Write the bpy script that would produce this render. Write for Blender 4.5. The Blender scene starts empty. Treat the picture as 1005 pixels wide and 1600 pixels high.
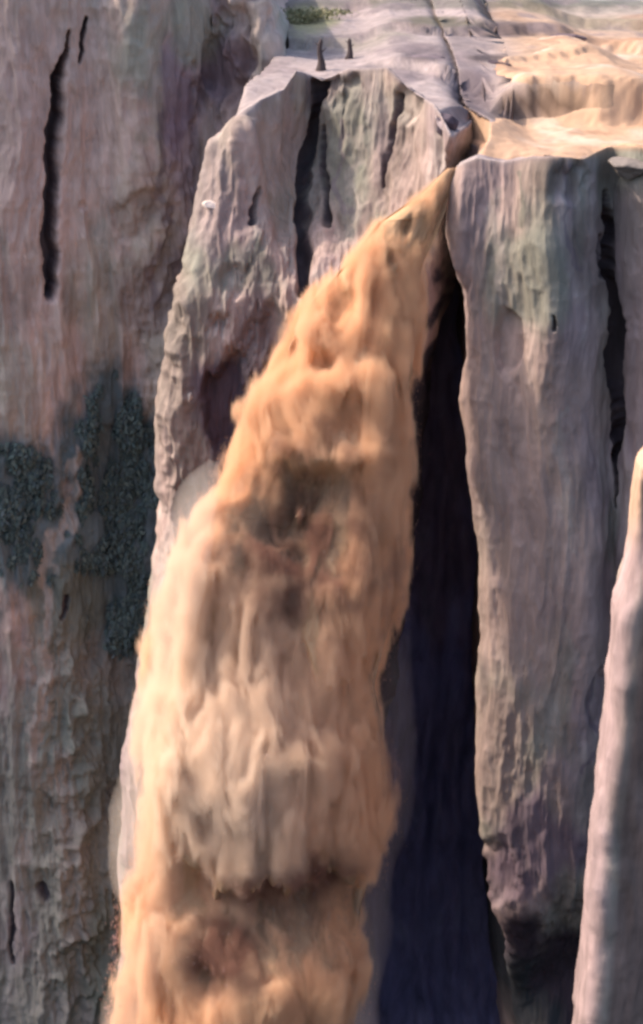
import bpy, math
import numpy as np
from mathutils import Vector

# ------------------------------------------------------------------ camera, sky, sun, exposure
C = bpy.context.scene
CAM_Z, PITCH, FOV = 10.0, math.radians(18), math.radians(30)
cam = bpy.data.cameras.new('camera'); co = bpy.data.objects.new('camera', cam)
bpy.context.collection.objects.link(co); C.camera = co
co.location = (0, 0, CAM_Z); co.rotation_euler = (math.radians(90) - PITCH, 0, 0)
cam.sensor_fit = 'VERTICAL'; cam.angle = FOV; cam.clip_end = 2000
SUN = Vector((-0.70, 0.13, 0.72)).normalized()        # direction to the sun
el = math.asin(SUN.z); az = math.atan2(SUN.x, SUN.y)
w = bpy.data.worlds.new('World'); C.world = w; w.use_nodes = True
nt = w.node_tree; bg = nt.nodes['Background']
sk = nt.nodes.new('ShaderNodeTexSky'); sk.sky_type = 'NISHITA'; sk.sun_disc = False
sk.sun_elevation = el; sk.sun_rotation = az; sk.dust_density = 4.0; sk.air_density = 1.0; sk.ozone_density = 1.0
nt.links.new(sk.outputs[0], bg.inputs[0]); bg.inputs[1].default_value = 0.15
sl = bpy.data.lights.new('sun', 'SUN'); so = bpy.data.objects.new('sun', sl); bpy.context.collection.objects.link(so)
sl.energy = 2.3; sl.angle = math.radians(1.5); sl.color = (1.0, 0.86, 0.70)
so.rotation_euler = SUN.to_track_quat('Z', 'Y').to_euler()
C.view_settings.view_transform = 'Standard'; C.view_settings.look = 'None'
C.view_settings.exposure = 1.0; C.view_settings.gamma = 1
C.render.engine = 'CYCLES'
C.cycles.pixel_filter_type = 'BLACKMAN_HARRIS'; C.cycles.filter_width = 2.9
C.cycles.max_bounces = 10; C.cycles.volume_bounces = 5; C.cycles.volume_step_rate = 3.0

# ------------------------------------------------------------------ helpers
F_ = 800 / math.tan(FOV / 2); CT, ST = math.cos(PITCH), math.sin(PITCH)
def ray(px, py, Y):
    px, py, Y = np.broadcast_arrays(np.asarray(px, float), np.asarray(py, float), np.asarray(Y, float))
    u = (px - 502.5) / F_; v = (800 - py) / F_
    dy = CT + v * ST; dz = -ST + v * CT; t = Y / dy
    return np.stack([u * t, Y, CAM_Z + dz * t], -1)
def px_of(P):
    dx, dy, dz = P[..., 0], P[..., 1], P[..., 2] - CAM_Z
    d = dy * CT - dz * ST; up = dy * ST + dz * CT
    return 502.5 + F_ * dx / d, 800 - F_ * up / d

def _h(ix, iy, iz, seed):
    h = (ix * 374761393 + iy * 668265263 + iz * 2147483647 + seed * 1274126177) & 0xffffffff
    h = ((h ^ (h >> 13)) * 1274126177) & 0xffffffff
    h = ((h ^ (h >> 16)) * 2246822519) & 0xffffffff
    return ((h ^ (h >> 15)) & 0xffffff) / 16777215.0
def noise(x, y, z, seed=0):
    x, y, z = np.broadcast_arrays(x, y, z)
    fx, fy, fz = np.floor(x), np.floor(y), np.floor(z)
    ix, iy, iz = fx.astype(np.int64), fy.astype(np.int64), fz.astype(np.int64)
    a, b, c = x - fx, y - fy, z - fz
    a = a*a*a*(a*(a*6-15)+10); b = b*b*b*(b*(b*6-15)+10); c = c*c*c*(c*(c*6-15)+10)
    r = 0
    for i in (0, 1):
        for j in (0, 1):
            for k in (0, 1):
                wgt = (a if i else 1-a) * (b if j else 1-b) * (c if k else 1-c)
                r = r + wgt * _h(ix+i, iy+j, iz+k, seed)
    return r * 2 - 1
def fbm(x, y, z, octv=4, seed=0, gain=0.5):
    s = 0; a = 1; n = 0
    for o in range(octv):
        s = s + a * noise(x, y, z, seed + o * 17); n += a
        x, y, z = x * 2.03 + 5.1, y * 2.03 + 1.7, z * 2.03 + 9.2; a *= gain
    return s / n
def ridged(x, y, z, octv=3, seed=0):
    s = 0; a = 1; n = 0
    for o in range(octv):
        s = s + a * (1 - 2 * np.abs(noise(x, y, z, seed + o * 31))); n += a
        x, y, z = x * 2.1 + 3.3, y * 2.1 + 7.7, z * 2.1 + 1.1; a *= .5
    return s / n
def sstep(a, b, x):
    t = np.clip((x - a) / (b - a), 0, 1); return t * t * (3 - 2 * t)
def interp(x, pts):
    return np.interp(x, [p[0] for p in pts], [p[1] for p in pts])
def seg_dist(px, py, pts):
    """distance in photo pixels to a polyline, with the width interpolated along it: returns distance/width"""
    best = np.full(np.shape(px), 1e9)
    for (x0, y0, w0), (x1, y1, w1) in zip(pts[:-1], pts[1:]):
        dx, dy = x1 - x0, y1 - y0; L = dx*dx + dy*dy
        t = np.clip(((px - x0) * dx + (py - y0) * dy) / L, 0, 1)
        d = np.hypot(px - x0 - t * dx, py - y0 - t * dy) / (w0 + (w1 - w0) * t)
        best = np.minimum(best, d)
    return best

def link(o): bpy.context.collection.objects.link(o); return o
def tag(o, label=None, cat=None, group=None, kind=None):
    if label: o['label'] = label
    if cat: o['category'] = cat
    if group: o['group'] = group
    if kind: o['kind'] = kind
    return o
def empty(name, loc):
    o = link(bpy.data.objects.new(name, None)); o.location = loc; return o
def mesh_obj(name, V, Fc, mat, cols=None, parent=None, smooth=True):
    me = bpy.data.meshes.new(name)
    V = np.asarray(V, float)
    if parent is not None: V = V - np.array(parent.location)
    me.from_pydata(V.tolist(), [], Fc.tolist() if hasattr(Fc, 'tolist') else Fc)
    if cols is not None:
        at = me.color_attributes.new('Col', 'FLOAT_COLOR', 'POINT')
        c4 = np.concatenate([cols, np.ones((len(cols), 1))], 1).astype(np.float32)
        at.data.foreach_set('color', c4.ravel())
    me.materials.append(mat)
    if smooth: me.polygons.foreach_set('use_smooth', [True] * len(me.polygons))
    o = link(bpy.data.objects.new(name, me))
    if parent is not None: o.parent = parent
    return o
def grid_faces(n, m, wrap=False):
    i = np.arange(n - 1)[:, None]; j = np.arange(m if wrap else m - 1)[None, :]
    a = i * m + j; b = i * m + (j + 1) % m
    return np.stack([a, b, b + m, a + m], -1).reshape(-1, 4)
def normals(P):
    du = np.gradient(P, axis=1); dv = np.gradient(P, axis=0)
    n = np.cross(dv, du); l = np.linalg.norm(n, axis=-1, keepdims=True)
    return n / np.maximum(l, 1e-6)

# ------------------------------------------------------------------ materials
def new_mat(name):
    m = bpy.data.materials.new(name); m.use_nodes = True
    return m, m.node_tree, m.node_tree.nodes['Principled BSDF']
def rock_mat(name, rough=0.85, stretch=(1.0, 1.0, 0.28), bump=0.2, var=0.25, spec=0.25):
    m, t, b = new_mat(name)
    N, L = t.nodes.new, t.links.new
    at = N('ShaderNodeAttribute'); at.attribute_name = 'Col'
    ge = N('ShaderNodeNewGeometry')
    mp = N('ShaderNodeMapping'); mp.inputs['Scale'].default_value = stretch; L(ge.outputs['Position'], mp.inputs['Vector'])
    n1 = N('ShaderNodeTexNoise'); n1.inputs['Scale'].default_value = 1.6; n1.inputs['Detail'].default_value = 8; n1.inputs['Roughness'].default_value = .6
    n1.inputs['Distortion'].default_value = .6
    n2 = N('ShaderNodeTexNoise'); n2.inputs['Scale'].default_value = 5; n2.inputs['Detail'].default_value = 6; n2.inputs['Roughness'].default_value = .65
    for n in (n1, n2): L(mp.outputs[0], n.inputs['Vector'])
    r = N('ShaderNodeMapRange'); r.inputs['From Min'].default_value = .3; r.inputs['From Max'].default_value = .7
    r.inputs['To Min'].default_value = 1 - var; r.inputs['To Max'].default_value = 1 + var; L(n1.outputs['Fac'], r.inputs['Value'])
    mu = N('ShaderNodeVectorMath'); mu.operation = 'SCALE'; L(at.outputs['Color'], mu.inputs[0]); L(r.outputs[0], mu.inputs['Scale'])
    L(mu.outputs[0], b.inputs['Base Color'])
    b.inputs['Roughness'].default_value = rough; b.inputs['Specular IOR Level'].default_value = spec
    bp = N('ShaderNodeBump'); bp.inputs['Strength'].default_value = bump; bp.inputs['Distance'].default_value = .12
    ad = N('ShaderNodeMath'); ad.operation = 'ADD'; L(n1.outputs['Fac'], ad.inputs[0]); L(n2.outputs['Fac'], ad.inputs[1])
    L(ad.outputs[0], bp.inputs['Height']); L(bp.outputs[0], b.inputs['Normal'])
    return m
M_rock = rock_mat('cliff_rock')
M_top = rock_mat('plateau_rock', stretch=(.35, .5, 1), bump=.35, var=.18)
M_wet_shade = rock_mat('wet_shaded_rock', rough=.5, var=.3)
M_pale = rock_mat('pale_rock', var=.15, stretch=(1, 1, 1))
M_wood = rock_mat('dead_wood', var=.4, stretch=(3, 3, .6))

# ------------------------------------------------------------------ terrain on top of the cliffs
def gullyB(Y): return interp(Y, [(70, 4.55), (74.5, 4.75), (78, 5.6), (81, 6.3), (83.5, 6.75), (300, 7.9)])
def gullyC(Y): return interp(Y, [(70, 5.1), (74.5, 5.3), (76, 6.1), (78, 6.75), (81, 7.05), (83.5, 6.3), (300, 7.4)])
def terrain(x, Y):
    wv = fbm(x * .15, Y * .12, 3.0, 3, 50) * 2.2 + fbm(x * .6, Y * .5, 1.0, 3, 51) * .7
    yy = Y + wv
    # left shelf and right bench, joined by the slope of the gully
    zl = 1.55 + .035 * (Y - 82) + .55 * sstep(0, 1.0, yy - 93 + .5 * (x - 2)) * sstep(1.5, 4, x) + .45 * sstep(0, .8, yy - 103) - .6 * sstep(5, 7.5, x) * (1 - sstep(88, 94, Y))
    zl = zl - 1.2 * (1 - sstep(75, 81, Y))
    zr = -.1 + .035 * (Y - 74) + 1.9 * sstep(0, 1.6, yy - 83.2 + .25 * (x - 12)) * (1 - .35 * sstep(13, 16, x)) + .35 * sstep(0, .5, yy - 94) * (1 - sstep(12, 15, x)) - .032 * np.maximum(Y - 85, 0)
    k = sstep(7.0, 9.0, x - .03 * (Y - 84))
    z = zl * (1 - k) + zr * k
    z = z + .55 * sstep(0, 1.0, yy - 106) * sstep(6, 9, x) + .5 * sstep(0, 1.2, yy - 117) + .4 * sstep(0, 1.5, yy - 126)
    z = z + .05 * np.maximum(Y - 135, 0)
    z = z + fbm(x * .3, Y * .22, 0, 4, 60) * .28 * (.3 + .7 * sstep(78, 90, Y))
    q = fbm(x * .13, Y * .12, 5, 3, 61) * 3.5
    z = z + .05 * (np.floor(q) + sstep(.4, 1, q - np.floor(q)))
    return z

# ------------------------------------------------------------------ rock colours, in places with shade painted in
PINK = np.array((.41, .295, .262)); GREY = np.array((.325, .275, .235)); MAUVE = np.array((.315, .235, .24))
GREEN = np.array((.22, .22, .18)); PALE = np.array((.50, .42, .38)); DARK = np.array((.095, .07, .085))
TEAL = np.array((.085, .105, .115)); BROWN = np.array((.20, .15, .13)); PLUM = np.array((.11, .075, .10))
def mixc(c, col, m): return c + (np.asarray(col) - c) * m[..., None]
def blob(px, py, cx, cy, rx, ry, P, s=1.0, seed=7, rough=.55):
    d = np.hypot((px - cx) / rx, (py - cy) / ry) + rough * fbm(P[..., 0] * .9, P[..., 1] * .3, P[..., 2] * .45, 4, seed)
    return s * (1 - sstep(.55, 1.15, d))
def rock_cols(P, px, py, blobs, seed):
    x, y, z = P[..., 0], P[..., 1], P[..., 2]
    c = np.broadcast_to(PINK, P.shape).copy()
    c = mixc(c, GREY, sstep(-.15, .35, fbm(x * .35, y * .2, z * .12, 4, seed)))
    c = mixc(c, MAUVE, sstep(0, .4, fbm(x * .3, y * .2, z * .09 + 40, 4, seed + 1)))
    c = mixc(c, GREEN, .7 * sstep(.1, .45, fbm(x * .5, y * .3, z * .14, 4, seed + 2)))
    c = mixc(c, PALE, .5 * sstep(.2, .5, fbm(x * .9, y * .5, z * .25, 4, seed + 3)))
    c = mixc(c, BROWN, .5 * sstep(.15, .45, fbm(x * .8, y * .5, z * .3, 4, seed + 4)))
    c = c * (1 + .22 * fbm(x * 2.2 + .5 * fbm(x * .5, y, z * .3, 2, seed + 7), y, z * .22, 4, seed + 8)[..., None] + .18 * fbm(x * .8, y, z * .4, 3, seed + 9)[..., None])
    for (cx, cy, rx, ry, col, s) in blobs:
        c = mixc(c, col, blob(px, py, cx, cy, rx, ry, P, s, seed + int(cx) % 13))
    return c
def flutes(P, seed, amp=1.0, lump=.15):
    x, y, z = P[..., 0], P[..., 1], P[..., 2]
    wx = x + .8 * fbm(x * .2, y * .2, z * .12, 3, seed + 9)
    d = .55 * ridged(wx * .28, y * .15, z * .035, 2, seed)
    d = d + .30 * ridged(wx * .8, y * .4, z * .10, 3, seed + 1)
    d = d + .30 * fbm(wx * .7, y * .5, z * .35, 4, seed + 2)
    d = d + .16 * ridged(wx * 2.0, y * 1.5, z * .55, 3, seed + 3)
    d = d + lump * np.maximum(0, fbm(wx * 1.3, y, z * .8, 3, seed + 5)) ** .7 * sstep(-.1, .3, fbm(x * .3, y * .3, z * .2, 2, seed + 6))
    return d * amp

def mass(name, ns, nt, left, right, rim, bottom, Yf, cracks, pits, blobs, seed,
         tone=1.0, streaks=(), xlo=None, xhi=None, back=None, wrapL=10, wrapR=10, depth=14, mat=None, amp=1.0, extra=None, topcol=None, roundr=1.2):
    """A cliff body: one closed-looking sheet = side wall, face, side wall, and its top surface running back."""
    s = np.linspace(0, 1, ns)
    t = np.linspace(0, 1, nt)
    S, T = np.meshgrid(s, t)
    PY = rim(S) + T * (bottom - rim(S))
    XL, XR = left(PY), right(PY)
    PX = XL + (XR - XL) * S
    Y = Yf(PX, PY)
    # rounded vertical corners
    wpx = 45.0
    eL = np.clip(1 - (PX - XL) / wpx, 0, 1); eR = np.clip(1 - (XR - PX) / wpx, 0, 1)
    Y = Y + roundr * (1 - np.sqrt(np.maximum(1 - eL ** 2 * .98, 0))) * (wrapL > 0) + roundr * (1 - np.sqrt(np.maximum(1 - eR ** 2 * .98, 0))) * (wrapR > 0)
    P = ray(PX, PY, Y)
    # side walls
    def side(col, n, sgn, lo):
        k = (np.arange(1, n + 1) / n) ** 1.4 * depth
        Q = np.repeat(col[:, None, :], n, 1).copy()
        Q[..., 1] += k[None, :]
        if lo is not None: Q[..., 0] += (lo(Q[..., 1]) - lo(Q[:, :1, 1] - k[0]))
        return Q
    parts = [P]; PXs = [PX]; PYs = [PY]
    if wrapL:
        Q = side(P[:, 0], wrapL, -1, xlo)[:, ::-1]; parts.insert(0, Q); PXs.insert(0, np.repeat(PX[:, :1], wrapL, 1)); PYs.insert(0, np.repeat(PY[:, :1], wrapL, 1))
    if wrapR:
        Q = side(P[:, -1], wrapR, 1, xhi); parts.append(Q); PXs.append(np.repeat(PX[:, -1:], wrapR, 1)); PYs.append(np.repeat(PY[:, -1:], wrapR, 1))
    P = np.concatenate(parts, 1); PX = np.concatenate(PXs, 1); PY = np.concatenate(PYs, 1)
    face_rows = P.shape[0]
    # top surface running back from the rim
    if back is not None:
        m = 320
        kk = (np.linspace(0, 1, m + 1)[1:]) ** 1.7 * back
        R0 = P[0]
        Yt = R0[None, :, 1] + kk[:, None] * (1 - (R0[None, :, 1] - R0[:, 1].min()) / (back + 5))
        X0 = R0[None, :, 0]
        lo_ = R0[:, 0].min(); hi_ = R0[:, 0].max()
        fr = (X0 - lo_) / (hi_ - lo_)
        xl = xlo(Yt) if xlo is not None else lo_
        xr = xhi(Yt) if xhi is not None else hi_
        bl = sstep(0, 2.0, kk)[:, None]
        Xt = X0 * (1 - bl) + (xl + (xr - xl) * fr) * bl
        Zt = terrain(Xt, Yt)
        if wrapR: Zt = Zt - .4 * sstep(.9, .97, fr) * sstep(82, 85, Yt)       # dips under the neighbouring sheet
        bz = sstep(0, 2.5, kk)[:, None]
        Zt = (R0[None, :, 2] + .05) * (1 - bz) + Zt * bz
        Tp = np.stack([Xt, Yt, Zt], -1)[::-1]
        P = np.concatenate([Tp, P], 0)
        tpx, tpy = px_of(Tp)
        PX = np.concatenate([tpx, PX], 0); PY = np.concatenate([tpy, PY], 0)
    nrow = P.shape[0]; ntop = nrow - face_rows
    isface = (np.arange(nrow) >= ntop)[:, None] * np.ones(P.shape[1])[None, :]
    fade = sstep(ntop - 8, ntop + 14, np.arange(nrow))[:, None] * np.ones(P.shape[1])[None, :] if back is not None else np.ones(P.shape[:2])
    Nn = normals(P)
    d = flutes(P, seed, amp) * (.12 + .88 * fade)
    for pts, dep in cracks:
        jx = 7 * fbm(P[..., 2] * .8, 2., 1., 4, seed + 70) + 3.5 * fbm(P[..., 0] * 2, P[..., 2] * 1.6, 1., 4, seed + 71)
        q = seg_dist(PX + jx, PY, pts) * (1 + .5 * fbm(P[..., 0] * .2, 0., P[..., 2] * 1.4, 3, seed + 72))
        d = d * (1 - .8 * (1 - sstep(.8, 1.6, q)) * isface) - .62 * dep * (1 - sstep(.35, 1.15, q)) * isface
    for (cx, cy, rx, ry, dep) in pits:
        d = d - isface * dep * blob(PX, PY, cx, cy, rx, ry, P, .6, seed + int(cy) % 11, 1.1)
    if extra is not None: d = d + extra(P, PX, PY) * isface
    P = P + Nn * d[..., None]
    cols = rock_cols(P, PX, PY, blobs, seed) * tone
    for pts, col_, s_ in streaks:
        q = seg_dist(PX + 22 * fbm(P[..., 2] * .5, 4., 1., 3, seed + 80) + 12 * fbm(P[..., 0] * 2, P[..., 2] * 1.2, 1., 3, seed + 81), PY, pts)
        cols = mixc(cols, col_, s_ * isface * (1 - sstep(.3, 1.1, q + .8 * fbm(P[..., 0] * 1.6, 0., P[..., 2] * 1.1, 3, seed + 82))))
    if topcol is not None:
        tc = topcol(P, PX, PY)
        k = (1 - sstep(ntop - 2, ntop + 3, np.arange(nrow)))[:, None] * np.ones(P.shape[1])[None, :]
        k = np.clip(k, 0, 1) 
        cols = cols * (1 - k[..., None]) + tc * k[..., None]
    for pts, dep in cracks:
        q = seg_dist(PX + 7 * fbm(P[..., 2] * .8, 2., 1., 4, seed + 70) + 3.5 * fbm(P[..., 0] * 2, P[..., 2] * 1.6, 1., 4, seed + 71), PY, pts) * (1 + .5 * fbm(P[..., 0] * .2, 0., P[..., 2] * 1.4, 3, seed + 72))
        cols = mixc(cols, DARK * .85, (1 - sstep(.7, 1.15, q)) * isface * .85)
    o = mesh_obj(name, P.reshape(-1, 3), grid_faces(P.shape[0], P.shape[1]), mat or M_rock, cols.reshape(-1, 3))
    return o

def top_colours(P, px, py):
    x, y, z = P[..., 0], P[..., 1], P[..., 2]
    pale = np.array((.34, .275, .27)); warm = np.array((.44, .29, .195)); mud = np.array((.27, .165, .11)); grn = np.array((.20, .19, .13)); grey = np.array((.25, .25, .235))
    c = np.broadcast_to(pale, P.shape).copy()
    c = mixc(c, warm, sstep(7.2, 10.5, x - .02 * (y - 80)) * (1 - .5 * sstep(100, 125, y)))
    c = mixc(c, mud, .6 * sstep(.05, .4, fbm(x * .3, y * .16, 2, 4, 91)) * sstep(8, 10, x))
    c = mixc(c, grn, .55 * sstep(.1, .4, fbm(x * .25, y * .1, 7, 4, 92)) * sstep(96, 104, y))
    c = mixc(c, grey, sstep(118, 135, y))
    for (cx_, cy_, rx_, ry_, col_, s_) in [(840, 160, 90, 28, (.20, .12, .08), .8), (930, 130, 40, 20, (.25, .14, .10), .6), (800, 180, 40, 18, (.17, .11, .08), .7), (660, 85, 45, 16, (.16, .12, .14), .8), (730, 75, 50, 40, (.22, .17, .18), .6),
                                           (800, 45, 90, 14, (.15, .11, .12), .85), (690, 34, 80, 10, (.17, .15, .09), .8), (760, 92, 35, 8, (.09, .06, .07), .8), (735, 150, 35, 50, (.12, .08, .10), .7), (480, 30, 50, 28, (.30, .29, .15), .8), (700, 6, 400, 9, (.16, .16, .13), .7), (880, 105, 110, 26, (.50, .38, .29), .7), (600, 120, 60, 20, (.20, .16, .17), .5)]:
        c = mixc(c, np.array(col_) * (.55 if cx_ != 880 and cx_ != 480 else 1), blob(px, py, cx_, cy_, rx_, ry_, P, s_, 300 + int(cx_) % 17, .35))  # brown blobs are mud, mauve and dark ones paint shade on risers and gully
    c = mixc(c, (.20, .155, .165), .6 * sstep(.1, .4, fbm(x * .5, y * .3, z, 4, 93)))
    return c * .95

# ------------------------------------------------------------------ left canyon wall (farther back)
def YfA(px, py):
    Y = 97 - 2.2 * sstep(60, 300, 300 - px) - 1.2 * np.exp(-((px - 110) / 70) ** 2) * sstep(900, 1150, py)
    Y = Y + 1.6 * np.exp(-((px - 330) / 55.) ** 2) - 1.2 * np.exp(-((px - 210) / 50.) ** 2) * (1 - sstep(300, 600, py))
    return Y
def rubA(P, px, py):
    m = np.exp(-((px - 125) / 75.) ** 2) * sstep(880, 1100, py) + .5 * np.exp(-((px - 260) / 60.) ** 2) * sstep(150, 350, py) * (1 - sstep(600, 700, py))
    k = np.exp(-((px - 120 + .12 * (py - 700)) / 26.) ** 2) * sstep(650, 720, py) * (1 - sstep(950, 1100, py))
    return m * (.75 * ridged(P[..., 0] * 1.0, P[..., 1] * .6, P[..., 2] * .45, 4, 311) + .5 * np.abs(fbm(P[..., 0] * 2.2, P[..., 1], P[..., 2] * 1.3, 3, 313))) + k * (.45 + .4 * fbm(P[..., 0] * 2, 0, P[..., 2] * 1.0, 3, 312))
A = mass('cliff_left', 390, 640, lambda p: -170 + 0 * p, lambda p: interp(p, [(-200, 380), (0, 400), (60, 430), (200, 470), (1800, 470)]), lambda s: -60 + 0 * s, 1800, YfA,
    cracks=[([(101, 48, 2), (92, 110, 7), (82, 200, 9), (79, 300, 11), (76, 400, 12), (79, 458, 9)], 2.2),
            ([(130, 28, 3), (124, 60, 5), (121, 96, 3)], .9),
            ([(100, 930, 6), (92, 960, 5)], .8), ([(18, 1380, 4), (20, 1500, 4)], .5), ([(62, 1385, 9), (70, 1400, 8)], .9)],
    pits=[(345, 110, 55, 90, 1.6), (200, 330, 30, 30, .5), (30, 770, 60, 80, .6), (195, 750, 50, 110, .7), (180, 950, 55, 70, .6), (190, 1240, 30, 60, .8), (215, 1430, 30, 120, .8), (130, 320, 12, 12, .4)],
    blobs=[(60, 200, 190, 260, PINK * 1.12, .8), (350, 100, 45, 110, PLUM, .75), (270, 150, 28, 120, PLUM * 1.4, .7), (300, 40, 60, 60, GREEN * 1.1, .7),
           (195, 330, 40, 35, BROWN, .6), (230, 450, 60, 70, MAUVE * .75, .6), (330, 330, 40, 150, GREY * .95, .7), (20, 460, 40, 60, BROWN * 1.1, .5), (25, 620, 60, 110, GREY, .6),
           (185, 760, 115, 190, TEAL, 1.), (35, 800, 100, 150, TEAL * 1.1, .97), (180, 930, 110, 150, TEAL * .95, .97), (110, 860, 90, 120, TEAL * 1.25, .8), (100, 960, 80, 90, GREEN * .55, .8), (160, 1080, 90, 90, GREY * .55, .75),
           
           (190, 1250, 45, 80, DARK * 1.2, .75), (210, 1430, 45, 130, DARK * 1.6, .7), (20, 1250, 50, 300, MAUVE * .7, .7), (115, 1350, 65, 260, GREY * .72, .7), (90, 1380, 200, 380, (.19, .185, .16), .75), (110, 1150, 120, 120, (.13, .145, .13), .6), (150, 1500, 60, 100, (.14, .145, .115), .6), (30, 1450, 30, 60, MAUVE, .6)],
    streaks=[([(130, 700, 8), (122, 790, 11), (85, 850, 14), (75, 960, 10), (62, 1060, 12), (60, 1180, 10)], PALE * .72, .85),
             ([(95, 1180, 20), (100, 1300, 24), (130, 1400, 20), (100, 1560, 22)], PALE * .6, .6), ([(205, 240, 6), (198, 330, 7), (150, 430, 8), (150, 560, 9)], PALE * .8, .5),
             ([(245, 180, 9), (250, 300, 8), (220, 480, 8)], DARK * 1.6, .55), ([(300, 120, 10), (296, 260, 12), (270, 420, 9), (262, 560, 6)], DARK * 1.8, .5), ([(45, 1300, 16), (10, 1420, 14), (15, 1600, 14)], PALE * .75, .6)],
    seed=11, tone=1.17, xlo=None, xhi=None, back=60, wrapL=0, wrapR=8, depth=30, extra=rubA, amp=.95)
tag(A, kind='structure')

# ------------------------------------------------------------------ middle buttress with the plateau behind it
xL_B = lambda p: interp(p, [(60, 385), (185, 371), (240, 338), (330, 313), (430, 302), (500, 280), (600, 263), (700, 258), (800, 264), (900, 252), (1000, 240), (1050, 232), (1200, 205), (1700, 190)])
xR_B = lambda p: interp(p, [(100, 712), (180, 712), (262, 697), (340, 688), (480, 668), (600, 648), (900, 618), (1200, 575), (1700, 500)])
rimB = lambda s: interp(s, [(0, 188), (.1, 158), (.2, 142), (.25, 112), (.38, 128), (.5, 112), (.68, 108), (.78, 140), (.9, 165), (1.0, 215)])
def YfB(px, py):
    Y = interp(px, [(250, 83.5), (371, 83), (450, 86), (540, 86), (600, 85), (650, 82.5), (690, 79), (712, 75.5)])
    Y = Y - .9 * np.exp(-((px - 600) / 45.) ** 2) + 1.0 * np.exp(-((px - 487) / 22.) ** 2) * (1 - sstep(440, 520, py))
    low = 80.5 - 1.5 * sstep(330, 690, px)
    k = sstep(200, 520, py)
    return Y * (1 - k) + low * k + 1.2 * sstep(900, 1600, py)
def exB(P, px, py):
    k = np.exp(-((px - 285) / 28.) ** 2) * sstep(350, 480, py)
    return k * .4 * ridged(P[..., 0] * 1.2, P[..., 1], P[..., 2] * .5, 3, 411)
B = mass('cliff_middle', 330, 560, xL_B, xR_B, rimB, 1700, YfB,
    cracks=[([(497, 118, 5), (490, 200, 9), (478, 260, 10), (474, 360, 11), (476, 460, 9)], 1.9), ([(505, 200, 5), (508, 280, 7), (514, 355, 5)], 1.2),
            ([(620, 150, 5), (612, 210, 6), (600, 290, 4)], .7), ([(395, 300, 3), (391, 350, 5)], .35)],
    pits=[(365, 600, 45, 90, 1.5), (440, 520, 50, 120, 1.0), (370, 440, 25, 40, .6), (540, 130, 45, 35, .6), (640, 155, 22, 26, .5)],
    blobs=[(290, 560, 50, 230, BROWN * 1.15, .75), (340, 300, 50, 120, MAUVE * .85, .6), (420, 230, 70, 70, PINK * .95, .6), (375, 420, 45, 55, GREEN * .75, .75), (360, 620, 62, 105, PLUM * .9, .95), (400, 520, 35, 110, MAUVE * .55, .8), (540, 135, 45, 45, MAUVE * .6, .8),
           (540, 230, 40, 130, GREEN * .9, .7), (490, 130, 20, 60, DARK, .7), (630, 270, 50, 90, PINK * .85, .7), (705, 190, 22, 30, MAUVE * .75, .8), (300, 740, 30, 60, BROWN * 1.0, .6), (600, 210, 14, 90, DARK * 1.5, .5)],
    streaks=[([(704, 275, 12), (694, 340, 18), (672, 480, 20), (652, 600, 22), (622, 900, 26), (575, 1200, 30)], (.03, .028, .045), 1.0), ([(570, 200, 8), (560, 300, 10), (545, 340, 8)], PALE * .7, .5), ([(640, 200, 6), (600, 330, 8)], BROWN * .8, .6), ([(420, 210, 10), (400, 330, 12), (330, 500, 10)], PALE * .75, .45), ([(455, 260, 6), (440, 420, 10)], PALE * .7, .45), ([(545, 190, 7), (540, 330, 6)], DARK * 1.8, .5)],  # first streak paints the chasm's shade onto the right edge
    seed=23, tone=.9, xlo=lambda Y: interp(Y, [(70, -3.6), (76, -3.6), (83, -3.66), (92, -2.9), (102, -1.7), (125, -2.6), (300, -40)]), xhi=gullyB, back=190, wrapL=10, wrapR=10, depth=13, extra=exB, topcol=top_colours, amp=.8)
tag(B, kind='structure')

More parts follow.
